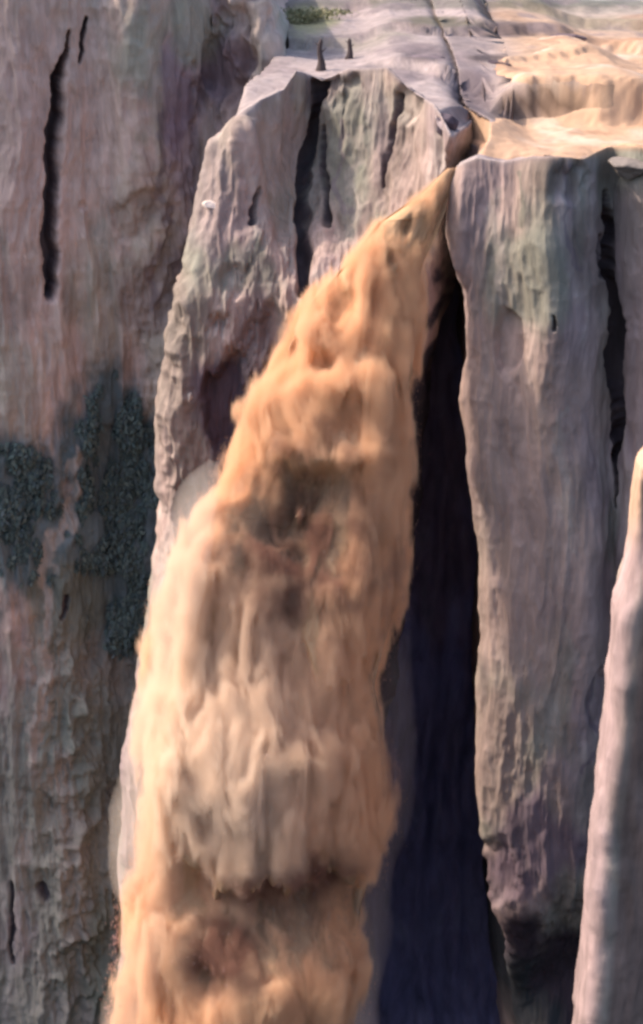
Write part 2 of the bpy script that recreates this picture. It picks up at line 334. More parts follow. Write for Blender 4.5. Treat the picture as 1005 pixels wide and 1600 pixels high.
# ------------------------------------------------------------------ right buttress
xL_C = lambda p: interp(p, [(100, 730), (262, 716), (300, 706), (360, 700), (420, 718), (480, 730), (560, 737), (625, 728), (700, 739), (760, 745), (900, 762), (1000, 765), (1120, 756), (1250, 752), (1330, 756), (1400, 766), (1470, 800), (1700, 830)])
rimC = lambda s: interp(s, [(0, 262), (.06, 248), (.15, 255), (.25, 248), (.42, 250), (.5, 232), (.6, 232), (.7, 245), (1.0, 200)])
def YfC(px, py):
    Y = 74.2 - 1.2 * sstep(720, 900, px) - .8 * np.exp(-((px - 860) / 50.) ** 2) * (1 - sstep(500, 800, py))
    Y = Y + 1.3 * np.exp(-((px - 958) / 28.) ** 2)
    Y = Y + 4.5 * sstep(1390, 1560, py + 40 * np.sin(px * .03)) * (1 - sstep(960, 1100, px))
    return Y
Cc = mass('cliff_right', 330, 620, xL_C, lambda p: 1180 + 0 * p, rimC, 1750, YfC,
    cracks=[([(950, 300, 5), (951, 380, 8), (960, 480, 12), (966, 560, 14), (967, 650, 10), (963, 720, 5), (970, 790, 3)], 2.2), ([(935, 370, 4), (942, 430, 5)], .7),
            ([(862, 490, 1), (864, 512, 2)], .2)],
    pits=[(795, 540, 16, 50, .7), (880, 290, 25, 45, .7), (930, 1080, 14, 45, .5), (780, 1350, 40, 50, .6)],
    blobs=[(860, 270, 30, 30, BROWN * .8, .7), (830, 420, 80, 120, GREEN * .95, .8), (915, 400, 30, 80, BROWN * .9, .6), (740, 380, 30, 120, MAUVE * .85, .6), (840, 600, 80, 110, PINK * .9, .6), (760, 700, 60, 300, PINK * .85, .6), (790, 1180, 60, 130, PINK * .8, .7),
           (850, 900, 110, 200, PINK * .98, .7), (990, 500, 40, 200, MAUVE * .85, .7), (840, 1310, 85, 90, PLUM * 1.3, .85), (790, 1370, 60, 60, PLUM, .8), (860, 1520, 130, 120, PLUM * .55, 1.0), (800, 1580, 80, 90, TEAL * .5, .7)],
    streaks=[([(775, 300, 9), (790, 420, 10), (780, 500, 9)], PALE * .7, .55), ([(880, 640, 10), (885, 720, 9), (900, 860, 8)], PALE * .75, .55), ([(870, 940, 7), (885, 1000, 10), (870, 1140, 12)], PALE * .72, .5),
             ([(900, 260, 6), (890, 340, 8), (905, 420, 6)], DARK * 1.7, .55), ([(820, 270, 5), (830, 350, 8)], GREEN * .6, .6), ([(935, 1060, 8), (930, 1130, 6), (912, 1200, 6)], DARK * 1.5, .7)],
    seed=37, tone=.93, xlo=gullyC, xhi=lambda Y: interp(Y, [(70, 17), (100, 30), (300, 75)]), back=190, wrapL=10, wrapR=0, depth=15, topcol=top_colours, amp=.6)
tag(Cc, kind='structure')

# ------------------------------------------------------------------ dark wall at the back of the chasm
def chasm():
    n, m = 160, 80
    z = np.linspace(-1.2, -62, n); x = np.linspace(4.2, 16, m)
    X, Z = np.meshgrid(x, z)
    X = 16 - (16 - X) * (1 + .4 * sstep(-4, -10, Z))
    P = np.stack([X, 90 + 0 * X, Z], -1)
    # the wall bends forward at both ends so that the chasm is closed
    P[..., 1] += -9 * sstep(9, 14, X)
    P = P + normals(P) * (flutes(P, 71, 1.2))[..., None]
    px, py = px_of(P)
    c = np.broadcast_to(np.array((.12, .125, .27)), P.shape).copy()  # navy of the deep shade painted into the wall colour
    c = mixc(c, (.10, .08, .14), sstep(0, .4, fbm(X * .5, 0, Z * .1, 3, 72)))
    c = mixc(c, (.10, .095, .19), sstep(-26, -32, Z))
    return P, c
P, c = chasm()
o = mesh_obj('chasm_wall', P.reshape(-1, 3), grid_faces(*P.shape[:2]), M_wet_shade, c.reshape(-1, 3)); tag(o, kind='structure')
# roof joining the chasm wall with the plateau
x = np.linspace(4.4, 16, 60); y = np.linspace(79, 92, 30); X, Y = np.meshgrid(x, y)
P = np.stack([X, Y, -2.2 + .25 * fbm(X, Y, 0, 3, 5)], -1)
o = mesh_obj('chasm_ceiling', P.reshape(-1, 3), grid_faces(30, 60), M_wet_shade, np.full((1800, 3), .03)); tag(o, kind='structure')

# ------------------------------------------------------------------ rock pillar in front, on the right
def pillar():
    root = empty('rock_pillar', (12, 58, -40))
    n, m = 320, 150
    py = np.linspace(725, 1760, n)
    xl = interp(py, [(725, 1003), (760, 997), (850, 984), (920, 968), (960, 955), (1100, 944), (1250, 925), (1450, 910), (1600, 897), (1760, 885)])
    Y0 = 60.0
    xl = xl + 5 * fbm(py * .006, 1., 1., 2, 86) + 13 * sstep(760, 900, py)
    L = ray(xl, py, Y0)
    g = sstep(715, 1000, py)
    path = np.array([(1.5, 6), (.25, 2.2), (0, 0), (.04, -.45), (.25, -.8), (.55, -.78), (1.5, -.3), (3.6, 1.0), (6.5, 3.2), (8, 2)], float)
    tt = np.concatenate([[0], np.cumsum(np.hypot(*np.diff(path, axis=0).T))]); tq = np.linspace(0, tt[-1], m)
    qx, qy = np.interp(tq, tt, path[:, 0]), np.interp(tq, tt, path[:, 1])
    kk = np.ones(5) / 5
    qx[2:-2] = np.convolve(qx, kk, 'valid'); qy[2:-2] = np.convolve(qy, kk, 'valid')
    P = np.zeros((n, m, 3))
    sc = (.25 + .75 * g)[:, None]
    P[..., 0] = L[:, 0][:, None] + qx[None] * sc
    P[..., 1] = Y0 + qy[None] * sc
    P[..., 2] = L[:, 2][:, None]
    P[0, :, 0] = P[0, :, 0].mean(); P[0, :, 1] = P[0, :, 1].mean()
    Nn = normals(P)
    d = flutes(P, 83, .42, .25)
    P2 = P - Nn * 0 + Nn * d[..., None] * np.sign(-Nn[:, m // 2, 1].mean())
    pxx, pyy = px_of(P2)
    cols = rock_cols(P2, pxx, pyy, [(1000, 1100, 60, 150, BROWN, .6)], 83)
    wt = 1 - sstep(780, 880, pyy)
    cols = mixc(cols, (.33, .235, .235), sstep(0, 1, 1 - (P2[..., 0] - L[:, 0][:, None]) / .6) * .9)  # sunlit left edge painted into the colour
    cols = mixc(cols, np.array((.20, .125, .105)), sstep(.45, .8, (P2[..., 0] - L[:, 0][:, None])) * .85)  # front beyond the edge painted browner, as a face in shade
    cols = mixc(cols, (.48, .31, .22), wt)  # peach of the sunlit top painted in
    cols = cols * (1 + .35 * fbm(P2[..., 0] * .9, P2[..., 1] * .9, P2[..., 2] * .5, 4, 88)[..., None])
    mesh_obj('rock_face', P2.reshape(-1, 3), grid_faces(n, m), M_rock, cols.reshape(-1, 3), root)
    tag(root, 'lit-edged leaning rock pillar in the lower right corner in front of the right cliff', 'rock pillar')
pillar()

# ------------------------------------------------------------------ waterfall
WL = [(262, 698), (300, 655), (340, 590), (400, 545), (450, 500), (500, 468), (560, 444), (600, 424), (650, 405), (700, 372), (760, 340), (800, 305), (860, 276), (930, 264), (1000, 255), (1100, 256), (1200, 250), (1300, 236), (1390, 224), (1450, 216), (1520, 206), (1600, 200), (1780, 190)]
WR = [(262, 713), (330, 700), (360, 686), (420, 662), (500, 652), (560, 650), (700, 643), (800, 640), (860, 636), (930, 626), (1000, 608), (1060, 594), (1150, 603), (1200, 608), (1300, 592), (1400, 572), (1500, 554), (1600, 532), (1780, 500)]
rng = np.random.default_rng(5)
def lobes(U, Vv, n, wr, lr, seed, keep=None):
    """falling tongues of water: rounded heads pointing down, tails running out upwards (photo-pixel units)"""
    g = np.random.default_rng(seed)
    D = np.zeros(U.shape)
    for i in range(n):
        cy = g.uniform(280, 1720); k = (cy - 262) / 1400
        l, r = interp(cy, WL), interp(cy, WR)
        cx = g.uniform(l - 10, r + 10)
        wd = g.uniform(*wr) * (.45 + .9 * k); ln = g.uniform(*lr) * (.45 + .9 * k)
        y0, y1 = cy - ln * 1.05, cy + wd * .9
        rr = (Vv[:, 0] > y0) & (Vv[:, 0] < y1)
        if not rr.any(): continue
        u = (U[rr] - cx) / wd; v = (Vv[rr] - cy)
        v = np.where(v > 0, v / (wd * .75), v / ln)
        q = 1 - u * u / np.clip(1.0 + np.where(v < 0, v * .5, 0), .3, 1) - v * v
        h = np.sqrt(np.clip(q, 0, 1)) * g.uniform(.55, 1)
        D[rr] = np.maximum(D[rr], h * wd)
    return D
VCOL = (.965, .68, .46, 1); VDEN = 4.5
def blur(A_, k):
    for ax in (0, 1):
        for _ in range(2):
            c = np.cumsum(np.pad(A_, [(k + 1, k) if i == ax else (0, 0) for i in (0, 1)], mode='edge'), ax)
            A_ = (np.take(c, range(2 * k + 1, c.shape[ax]), ax) - np.take(c, range(0, c.shape[ax] - 2 * k - 1), ax)) / (2 * k + 1)
    return A_
def fall():
    root = empty('waterfall', (0, 70, -45))
    n, m = 900, 420
    py = np.linspace(262, 1780, n)[:, None]; a = np.linspace(-math.pi * .62, math.pi * .62, m)[None, :]
    jag = 9 * fbm(py * .03, 1., 1., 3, 201) * sstep(300, 500, py) + 10 * fbm(py * .012, 3., 1., 2, 203)* sstep(300, 500, py)
    l = interp(py, WL) + jag; r = interp(py, WR) + 7 * fbm(py * .03, 5., 2., 3, 202) * sstep(300, 500, py)
    l = interp(py, WL); r = interp(py, WR)
    cx, hw = (l + r) / 2, (r - l) / 2
    k = (py - 262) / 1340
    Yc = 75.2 - 5.2 * sstep(0, 1.1, k) - 1.2 * np.sqrt(np.clip(k, 0, 1))
    # cross section: flat-backed oval, in metres
    mpp = Yc / F_ * 1.02
    hwm = hw * mpp
    X = cx + hw * np.sin(a) * np.where(np.abs(a) > math.pi / 2, .96, 1)
    X = X + 14 * fbm(a * 3., py * .014, 8., 3, 201) * sstep(300, 500, py) * np.clip(-np.sin(a), 0, 1) ** 4 + 7 * fbm(a * 3., py * .016, 2., 3, 202) * np.clip(np.sin(a), 0, 1) ** 4
    Y = Yc + hwm * .12 - hwm * .75 * np.cos(a)
    P = ray(X, py + 0 * a, Y)
    PX, PYY = X, py + 0 * a
    Nn = normals(P); Nn = Nn * np.sign((-(Nn[..., 1])).mean())
    # large shape: hollows (-) and swellings (+), px centre, px radii, metres
    D = np.zeros(P.shape[:2])
    wx = PX + 22 * fbm(PX * .012, PYY * .01, 0, 4, 220); wy = PYY + 26 * fbm(PX * .012, PYY * .01, 9, 4, 221)
    for (fx, fy, rx, ry, h) in [(470, 775, 80, 50, -2.1), (475, 850, 70, 60, -2.0), (400, 810, 40, 50, -1.6), (520, 700, 70, 16, .5), (455, 960, 40, 70, -1.0), (385, 900, 30, 60, -.3),
                                (640, 362, 13, 14, -1.0), (525, 468, 15, 30, -1.1), (512, 570, 18, 18, -.9), (605, 400, 24, 12, -.7), (540, 640, 26, 22, -.9), (570, 455, 14, 30, -.6), (600, 520, 14, 60, -.7), (470, 545, 14, 24, -.8),
                                (430, 470, 30, 40, .2), (430, 640, 60, 60, .15), (330, 880, 60, 90, 1.0), (560, 600, 50, 60, .5), (470, 720, 50, 22, .4),
                                (300, 930, 22, 26, -.5), (370, 1010, 70, 60, -.5), (360, 1200, 120, 130, 1.3), (520, 1180, 50, 70, .3), (570, 1000, 40, 70, .2), (470, 800, 16, 22, 1.5),
                                (440, 1435, 110, 45, -1.4), (520, 1400, 80, 60, -1.2), (300, 1400, 26, 30, -1.0), (250, 1460, 50, 80, .8), (330, 1520, 40, 20, -.9), (520, 1560, 90, 110, .3), (560, 1150, 60, 100, -.6), (600, 1000, 25, 200, -.4)]:
        D += h * np.exp(-(((wx - fx) / rx) ** 2 + ((wy - fy) / ry) ** 2))
    # hanging lip with fingers over the lower hollow
    lip = 1372 + 30 * np.abs(noise(PX * .035, 0., 0., 231)) + 26 * fbm(PX * .07, 0., 0., 2, 232) - .14 * (PX - 420) - 60 * sstep(330, 290, PX)
    inn = sstep(262, 320, PX) * (1 - sstep(560, 610, PX))
    D += -1.0 * inn * sstep(-4, 12, wy - lip) * (1 - sstep(1400, 1510, wy + .14 * (PX - 420)))
    lip2 = 1040 + 40 * noise(PX * .04, 0., 0., 241); inn2 = sstep(440, 480, PX) * (1 - sstep(600, 640, PX))
    D += -.6 * inn2 * sstep(-4, 12, PYY - lip2) * (1 - sstep(40, 130, PYY - lip2))
    wob = PX + 10 * fbm(PX * .02, PYY * .015, 3, 3, 225)
    D += .020 * blur(lobes(wob, PYY, 200, (24, 48), (90, 200), 3), 5)
    D += .022 * blur(lobes(wob, PYY, 700, (10, 22), (30, 90), 4), 3)
    D += .014 * blur(lobes(wob, PYY, 1500, (5, 9), (16, 44), 8), 2)
    x, y, z = P[..., 0], P[..., 1], P[..., 2]
    D += .16 * fbm(x * 1.1, y * .8, z * .6, 3, 250) * sstep(280, 500, PYY)
    D = D * (.22 + .78 * np.clip(np.cos(a), 0, 1) ** .7)
    sc = np.clip(hwm / 2.2, .12, 1)
    H = P + Nn * ((D + .3) * sc)[..., None]; core_in = .55
    P = P + Nn * ((D * .9 - core_in) * sc)[..., None]
    # churned silt in random pale and brown tones, paler lower down
    c = np.broadcast_to(np.array((.52, .315, .18)), P.shape).copy()
    c = mixc(c, (.66, .51, .35), sstep(-.1, .6, fbm(x * .35, y * .2, z * .14, 4, 260)) * (.35 + .65 * sstep(700, 1100, PYY)))
    c = mixc(c, (.30, .165, .10), .6 * sstep(.1, .5, fbm(x * .8, y * .5, z * .4, 4, 261)))
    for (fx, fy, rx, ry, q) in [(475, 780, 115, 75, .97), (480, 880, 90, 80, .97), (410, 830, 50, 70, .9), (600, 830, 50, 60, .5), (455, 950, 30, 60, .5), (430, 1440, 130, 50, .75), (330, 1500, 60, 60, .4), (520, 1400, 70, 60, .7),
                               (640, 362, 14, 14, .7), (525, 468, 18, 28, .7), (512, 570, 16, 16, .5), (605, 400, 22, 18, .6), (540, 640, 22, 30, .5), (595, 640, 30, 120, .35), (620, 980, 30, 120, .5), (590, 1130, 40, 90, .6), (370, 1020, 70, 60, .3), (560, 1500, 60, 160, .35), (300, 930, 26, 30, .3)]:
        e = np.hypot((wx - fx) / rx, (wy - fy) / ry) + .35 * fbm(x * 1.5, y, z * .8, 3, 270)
        c = mixc(c, (.19, .125, .085), q * (1 - sstep(.35, 1.2, e)))  # brown paints the shade of the hollows and the right side
    mm, t, b = new_mat('muddy_water')
    N, L = t.nodes.new, t.links.new
    at = N('ShaderNodeAttribute'); at.attribute_name = 'Col'; L(at.outputs['Color'], b.inputs['Base Color'])
    b.inputs['Roughness'].default_value = .75; b.inputs['Specular IOR Level'].default_value = .2
    ge = N('ShaderNodeNewGeometry'); mp = N('ShaderNodeMapping'); mp.inputs['Scale'].default_value = (1, 1, .35); L(ge.outputs['Position'], mp.inputs['Vector'])
    n1 = N('ShaderNodeTexNoise'); n1.inputs['Scale'].default_value = 4; n1.inputs['Detail'].default_value = 6; L(mp.outputs[0], n1.inputs['Vector'])
    bp = N('ShaderNodeBump'); bp.inputs['Strength'].default_value = .15; bp.inputs['Distance'].default_value = .08; L(n1.outputs['Fac'], bp.inputs['Height']); L(bp.outputs[0], b.inputs['Normal'])
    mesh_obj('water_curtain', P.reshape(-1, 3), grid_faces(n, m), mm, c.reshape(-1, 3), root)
    # flying drops and shreds round the edges
    g = np.random.default_rng(77); K = 7000
    ii = (g.random(K) ** .8 * (n - 1)).astype(int)
    side = g.random(K)
    jj = np.where(side < .5, g.normal(m * .17, m * .05, K), np.where(side < .6, g.normal(m * .83, m * .05, K), g.uniform(.1 * m, .9 * m, K))).astype(int).clip(1, m - 2)
    base = H[ii, jj]; nn = Nn[ii, jj]
    off = -.12 + np.abs(g.normal(0, 1, K)) * (.06 + .15 * ii / n)
    cen = base + nn * off[:, None] + g.normal(0, .05, (K, 3)); cen[:, 2] -= g.uniform(0, .4, K) * ii / n
    rad = g.uniform(.004, .010, K) * (.6 + ii / n); ln = rad * g.uniform(2, 9, K)
    tv = np.array([(1, 0, 0), (0, 1, 0), (-1, 0, 0), (0, -1, 0), (0, 0, 1), (0, 0, -.7)], float)
    V = cen[:, None, :] + tv[None] * np.stack([rad, rad, ln], -1)[:, None, :]
    tf = np.array([(0, 1, 4), (1, 2, 4), (2, 3, 4), (3, 0, 4), (1, 0, 5), (2, 1, 5), (3, 2, 5), (0, 3, 5)])
    Fs = (np.arange(K)[:, None, None] * 6 + tf[None]).reshape(-1, 3)
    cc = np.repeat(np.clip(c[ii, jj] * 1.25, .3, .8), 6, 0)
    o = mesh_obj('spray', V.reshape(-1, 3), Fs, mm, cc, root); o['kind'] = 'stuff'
    # the body of the fall: air full of silty spray, thinning out at its surface, round the denser core
    Hd, Nd, kd = H[::3, ::3], Nn[::3, ::3], ((py[::3] - 262) / 1340)
    a3 = a[:, ::3]
    left = np.clip(-np.sin(a3), 0, 1) ** 2 * (np.exp(-((Hd[..., 2] + 9) / 2.5) ** 2) + np.exp(-((Hd[..., 2] + 21) / 3.5) ** 2))
    Q = Hd + Nd * (left * .7)[..., None]
    n2, m2 = Q.shape[:2]
    Fs = grid_faces(n2, m2, wrap=True).tolist() + [list(range(m2)), list(range((n2 - 1) * m2, n2 * m2))[::-1]]
    mv, t, b = new_mat('silty_spray'); t.nodes.remove(b)
    N, L = t.nodes.new, t.links.new
    pv = N('ShaderNodeVolumePrincipled'); pv.inputs['Color'].default_value = VCOL; pv.inputs['Anisotropy'].default_value = .0
    pv.inputs['Density Attribute'].default_value = ''
    at = N('ShaderNodeAttribute'); at.attribute_name = 'density'
    tc = N('ShaderNodeNewGeometry'); mp = N('ShaderNodeMapping'); mp.inputs['Scale'].default_value = (1, 1, .34); L(tc.outputs['Position'], mp.inputs['Vector'])
    nz = N('ShaderNodeTexNoise'); nz.inputs['Scale'].default_value = .85; nz.inputs['Detail'].default_value = 6; nz.inputs['Roughness'].default_value = .62; nz.inputs['Distortion'].default_value = .5; L(mp.outputs[0], nz.inputs['Vector'])
    # density = fog * clumps, with the clumps eating into the edge
    mr = N('ShaderNodeMapRange'); mr.inputs['From Min'].default_value = .35; mr.inputs['From Max'].default_value = .6; mr.inputs['To Min'].default_value = -.8; mr.inputs['To Max'].default_value = .25; mr.clamp = False; L(nz.outputs['Fac'], mr.inputs['Value'])
    ad = N('ShaderNodeMath'); ad.operation = 'ADD'; L(at.outputs['Fac'], ad.inputs[0]); L(mr.outputs[0], ad.inputs[1])
    gt = N('ShaderNodeMath'); gt.operation = 'MULTIPLY'; gt.use_clamp = True; L(at.outputs['Fac'], gt.inputs[0]); gt.inputs[1].default_value = 8
    mu = N('ShaderNodeMapRange'); mu.interpolation_type = 'SMOOTHSTEP'; mu.inputs['From Min'].default_value = 0; mu.inputs['From Max'].default_value = .7; mu.inputs['To Max'].default_value = VDEN; L(ad.outputs[0], mu.inputs['Value'])
    mm2 = N('ShaderNodeMath'); mm2.operation = 'MULTIPLY'; L(mu.outputs[0], mm2.inputs[0]); L(gt.outputs[0], mm2.inputs[1])
    L(mm2.outputs[0], pv.inputs['Density'])
    # shade of the hollows and the right side painted into the spray colour
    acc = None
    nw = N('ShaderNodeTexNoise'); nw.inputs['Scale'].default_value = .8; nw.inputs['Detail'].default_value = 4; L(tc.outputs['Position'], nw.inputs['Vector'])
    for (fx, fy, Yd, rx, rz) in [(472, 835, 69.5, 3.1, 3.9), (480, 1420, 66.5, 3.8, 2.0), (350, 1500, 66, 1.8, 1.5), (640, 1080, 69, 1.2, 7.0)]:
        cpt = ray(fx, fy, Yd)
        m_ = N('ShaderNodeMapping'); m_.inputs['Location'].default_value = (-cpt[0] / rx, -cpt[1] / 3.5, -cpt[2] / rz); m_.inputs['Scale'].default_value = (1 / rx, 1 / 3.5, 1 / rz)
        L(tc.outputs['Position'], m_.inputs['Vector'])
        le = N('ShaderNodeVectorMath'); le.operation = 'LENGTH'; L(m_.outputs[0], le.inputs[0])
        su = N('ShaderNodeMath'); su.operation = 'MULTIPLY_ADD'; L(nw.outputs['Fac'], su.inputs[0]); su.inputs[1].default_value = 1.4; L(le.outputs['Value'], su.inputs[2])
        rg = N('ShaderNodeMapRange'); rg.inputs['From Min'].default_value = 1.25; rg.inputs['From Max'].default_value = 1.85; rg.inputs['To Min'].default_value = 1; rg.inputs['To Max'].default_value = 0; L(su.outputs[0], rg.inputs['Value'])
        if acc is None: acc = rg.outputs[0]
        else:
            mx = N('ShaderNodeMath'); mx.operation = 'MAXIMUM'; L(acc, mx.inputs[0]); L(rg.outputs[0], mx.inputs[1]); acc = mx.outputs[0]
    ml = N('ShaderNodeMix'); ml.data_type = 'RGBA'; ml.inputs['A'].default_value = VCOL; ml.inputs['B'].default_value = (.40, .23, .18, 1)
    # paler colour low on the left
    mz = N('ShaderNodeMapping'); cpt = ray(330, 1180, 67.); mz.inputs['Location'].default_value = (-cpt[0] / 5, -cpt[1] / 9, -cpt[2] / 9); mz.inputs['Scale'].default_value = (1 / 5, 1 / 9, 1 / 9); L(tc.outputs['Position'], mz.inputs['Vector'])
    lz = N('ShaderNodeVectorMath'); lz.operation = 'LENGTH'; L(mz.outputs[0], lz.inputs[0])
    rz_ = N('ShaderNodeMapRange'); rz_.inputs['From Min'].default_value = .3; rz_.inputs['From Max'].default_value = 1.3; rz_.inputs['To Min'].default_value = 1; rz_.inputs['To Max'].default_value = 0; L(lz.outputs['Value'], rz_.inputs['Value'])
    mc = N('ShaderNodeMix'); mc.data_type = 'RGBA'; mc.inputs['A'].default_value = VCOL; mc.inputs['B'].default_value = (.985, .815, .67, 1); L(rz_.outputs[0], mc.inputs['Factor']); L(mc.outputs['Result'], ml.inputs['A'])
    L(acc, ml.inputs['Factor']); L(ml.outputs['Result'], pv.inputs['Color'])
    L(pv.outputs[0], t.nodes['Material Output'].inputs['Volume'])
    o = mesh_obj('mist', Q.reshape(-1, 3), Fs, mv, None, root); o['kind'] = 'stuff'
    ng = bpy.data.node_groups.new('fog_from_mesh', 'GeometryNodeTree')
    ng.interface.new_socket('Geometry', in_out='INPUT', socket_type='NodeSocketGeometry'); ng.interface.new_socket('Geometry', in_out='OUTPUT', socket_type='NodeSocketGeometry')
    gi, go = ng.nodes.new('NodeGroupInput'), ng.nodes.new('NodeGroupOutput')
    mv2 = ng.nodes.new('GeometryNodeMeshToVolume'); mv2.resolution_mode = 'VOXEL_SIZE'; mv2.inputs['Voxel Size'].default_value = .16; mv2.inputs['Density'].default_value = 1; mv2.inputs['Interior Band Width'].default_value = .8
    sm = ng.nodes.new('GeometryNodeSetMaterial'); sm.inputs['Material'].default_value = mv
    ng.links.new(gi.outputs[0], mv2.inputs['Mesh']); ng.links.new(mv2.outputs[0], sm.inputs[0]); ng.links.new(sm.outputs[0], go.inputs[0])
    md = o.modifiers.new('fog', 'NODES'); md.node_group = ng
    # pale drifting veils beside the curtain: long rounded puffs of thin even mist
    for pth, Yv, den, col in [([(338, 716, 8), (318, 745, 26), (300, 800, 42), (285, 880, 44), (268, 980, 40), (258, 1050, 30), (246, 1100, 40), (232, 1170, 52), (218, 1270, 50), (208, 1350, 42), (200, 1395, 20), (200, 1410, 4)], 69.0, .15, (.96, .88, .80, 1)),
                             ([(250, 1420, 6), (225, 1480, 40), (205, 1560, 46), (195, 1700, 50), (195, 1760, 10)], 66.5, .12, (.96, .84, .72, 1)),
                             ([(640, 980, 6), (622, 1040, 24), (618, 1120, 34), (612, 1240, 38), (588, 1360, 40), (566, 1500, 48), (545, 1640, 50), (530, 1760, 10)], 70.5, .05, (.90, .80, .80, 1))]:
        q = np.linspace(0, 1, 90); pa = np.array(pth, float); tt = np.linspace(0, 1, len(pa))
        cx_, cy_, rr = (np.interp(q, tt, pa[:, k_]) for k_ in range(3))
        ker = np.ones(9) / 9; rr = np.convolve(np.pad(rr, 4, mode='edge'), ker, 'valid')
        cc_ = ray(cx_, cy_, Yv); rm = (rr * Yv / F_)[:, None]; an = np.linspace(0, 2 * math.pi, 40, endpoint=False)[None]
        V = np.stack([cc_[:, 0:1] + rm * np.cos(an), cc_[:, 1:2] + rm * 1.5 * np.sin(an), cc_[:, 2:3] + 0 * an], -1)
        V = V + (V - cc_[:, None]) * (.35 * fbm(V[..., 0] * .6, V[..., 1] * .6, V[..., 2] * .35, 3, 600))[..., None]
        Fs = grid_faces(90, 40, wrap=True).tolist() + [list(range(40)), list(range(89 * 40, 90 * 40))[::-1]]
        mv3, t3, b3 = new_mat('thin_mist'); t3.nodes.remove(b3)
        p3 = t3.nodes.new('ShaderNodeVolumePrincipled'); p3.inputs['Color'].default_value = col; p3.inputs['Density'].default_value = den
        t3.links.new(p3.outputs[0], t3.nodes['Material Output'].inputs['Volume'])
        o = mesh_obj('mist', V.reshape(-1, 3), [f[::-1] for f in Fs], mv3, None, root); o['kind'] = 'stuff'      # faces turned outwards
    tag(root, 'churning orange-brown muddy waterfall pouring from the notch in the cliff rim', 'waterfall')
fall()

# ------------------------------------------------------------------ small things on and against the rock
from mathutils.bvhtree import BVHTree
def bvh(o):
    me = o.data; return BVHTree.FromPolygons([v.co[:] for v in me.vertices], [p.vertices[:] for p in me.polygons])
TB, TC = bvh(B), bvh(Cc)
def hit(tree, px, py):
    d = Vector(ray(px, py, 80.)) - Vector((0, 0, CAM_Z)); d.normalize()
    r = tree.ray_cast(Vector((0, 0, CAM_Z)), d); return r[0], r[1]
def ico(sub=4):
    import bmesh
    bm = bmesh.new(); bmesh.ops.create_icosphere(bm, subdivisions=sub, radius=1)
    V = np.array([v.co[:] for v in bm.verts]); Fc = [[v.index for v in f.verts] for f in bm.faces]; bm.free(); return V, Fc
IV, IF = ico(5)
def boulder(tree, px, py, size, col, label, seed, cat='boulder', name='boulder', group=None):
    h, n = hit(tree, px, py)
    V = IV.copy(); r = np.ones(len(V))
    g = np.random.default_rng(seed)
    for _ in range(16):                                   # knock flat faces off
        d = g.normal(size=3); d /= np.linalg.norm(d); c = g.uniform(.55, .85)
        q = V @ d; r = np.minimum(r, np.where(q > 1e-3, c / np.maximum(q, 1e-3), 9))
    r = r + .06 * fbm(V[:, 0] * 2, V[:, 1] * 2, V[:, 2] * 2, 4, seed)
    V = V * r[:, None] * np.array(size)
    c = np.broadcast_to(np.array(col, float), V.shape).copy()
    c = mixc(c, np.array(col) * .7, sstep(0, .4, fbm(V[:, 0] * 3, V[:, 1] * 3, V[:, 2] * 3, 3, seed + 1)))
    o = mesh_obj(name, V, IF, M_pale, c); o.location = h + n * size[1] * .25
    return tag(o, label, cat, group)
boulder(TB, 329, 318, (.42, .4, .22), PALE * 1.5, 'bright white rock block on the left shoulder of the middle buttress', 3, 'rock', 'rock')
boulder(TB, 297, 620, (.16, .2, .3), PALE * 1.3, 'pale upright rock chip on the middle buttress beside its dark purple hollow', 4, 'rock', 'rock')
boulder(TB, 700, 196, (.6, .6, .7), (.085, .065, .085), 'dark plum boulder wedged at the left lip of the notch above the waterfall', 5)
boulder(TB, 656, 88, (1.3, .9, .38), (.20, .15, .17), 'low flat mauve boulder lying on the pale plateau left of the notch', 6)
boulder(TC, 765, 96, (1.1, .6, .22), (.09, .06, .07), 'thin dark slab of rock on the plateau behind the gully', 7, 'rock slab', 'rock_slab')
boulder(TC, 985, 262, (1.1, .8, .6), PALE * .45, 'rounded pale boulder on the rim directly above the long crack of the right cliff', 8)
boulder(TC, 870, 55, (1.8, .9, .3), (.17, .12, .13), 'long dark mauve boulder far back on the right of the plateau', 9)

def snag(px, py, h, w, label, lean, seed):
    """dead weathered stump: tapered, split trunk with a swollen root flare and two broken limb stubs"""
    p, n = hit(TB, px, py)
    root = empty('dead_stump', p)
    def tube(name, pts, rad, m=14):
        pts = np.array(pts, float); k = len(pts); a = np.linspace(0, 2 * math.pi, m, endpoint=False)
        R = np.array(rad)[:, None] * (1 + .22 * fbm(np.cos(a)[None] * 1.5, np.sin(a)[None] * 1.5, np.arange(k)[:, None] * .25, 3, seed))
        V = np.stack([pts[:, 0:1] + R * np.cos(a), pts[:, 1:2] + R * np.sin(a), pts[:, 2:3] + 0 * R], -1).reshape(-1, 3)
        Fs = grid_faces(k, m, wrap=True).tolist() + [list(range((k - 1) * m, k * m))]
        me_c = np.broadcast_to(np.array((.075, .055, .055)), V.shape)
        mesh_obj(name, V + np.array(p), Fs, M_wood, me_c, root)
    z = np.linspace(-.25, h, 14); t = np.clip(z / h, 0, 1)
    tube('trunk', np.stack([lean * t + .04 * np.sin(z * 5), 0 * z, z], -1), w * (1.0 - .5 * t + .5 * np.exp(-t * 6)) * np.where(t > .97, .35, 1))
    for sgn, tt in ((1, .55), (-1, .72)):
        q = np.linspace(0, 1, 6)
        tube('limb', np.stack([lean * tt + sgn * q * w * 1.5, 0 * q, h * tt + q * h * .16], -1), w * .34 * (1 - .6 * q), 8)
    tag(root, label, 'tree stump', 'dead stumps on the plateau edge')
snag(501, 110, 1.45, .17, 'taller dark dead stump standing just above the long crack of the middle buttress', .0, 21)
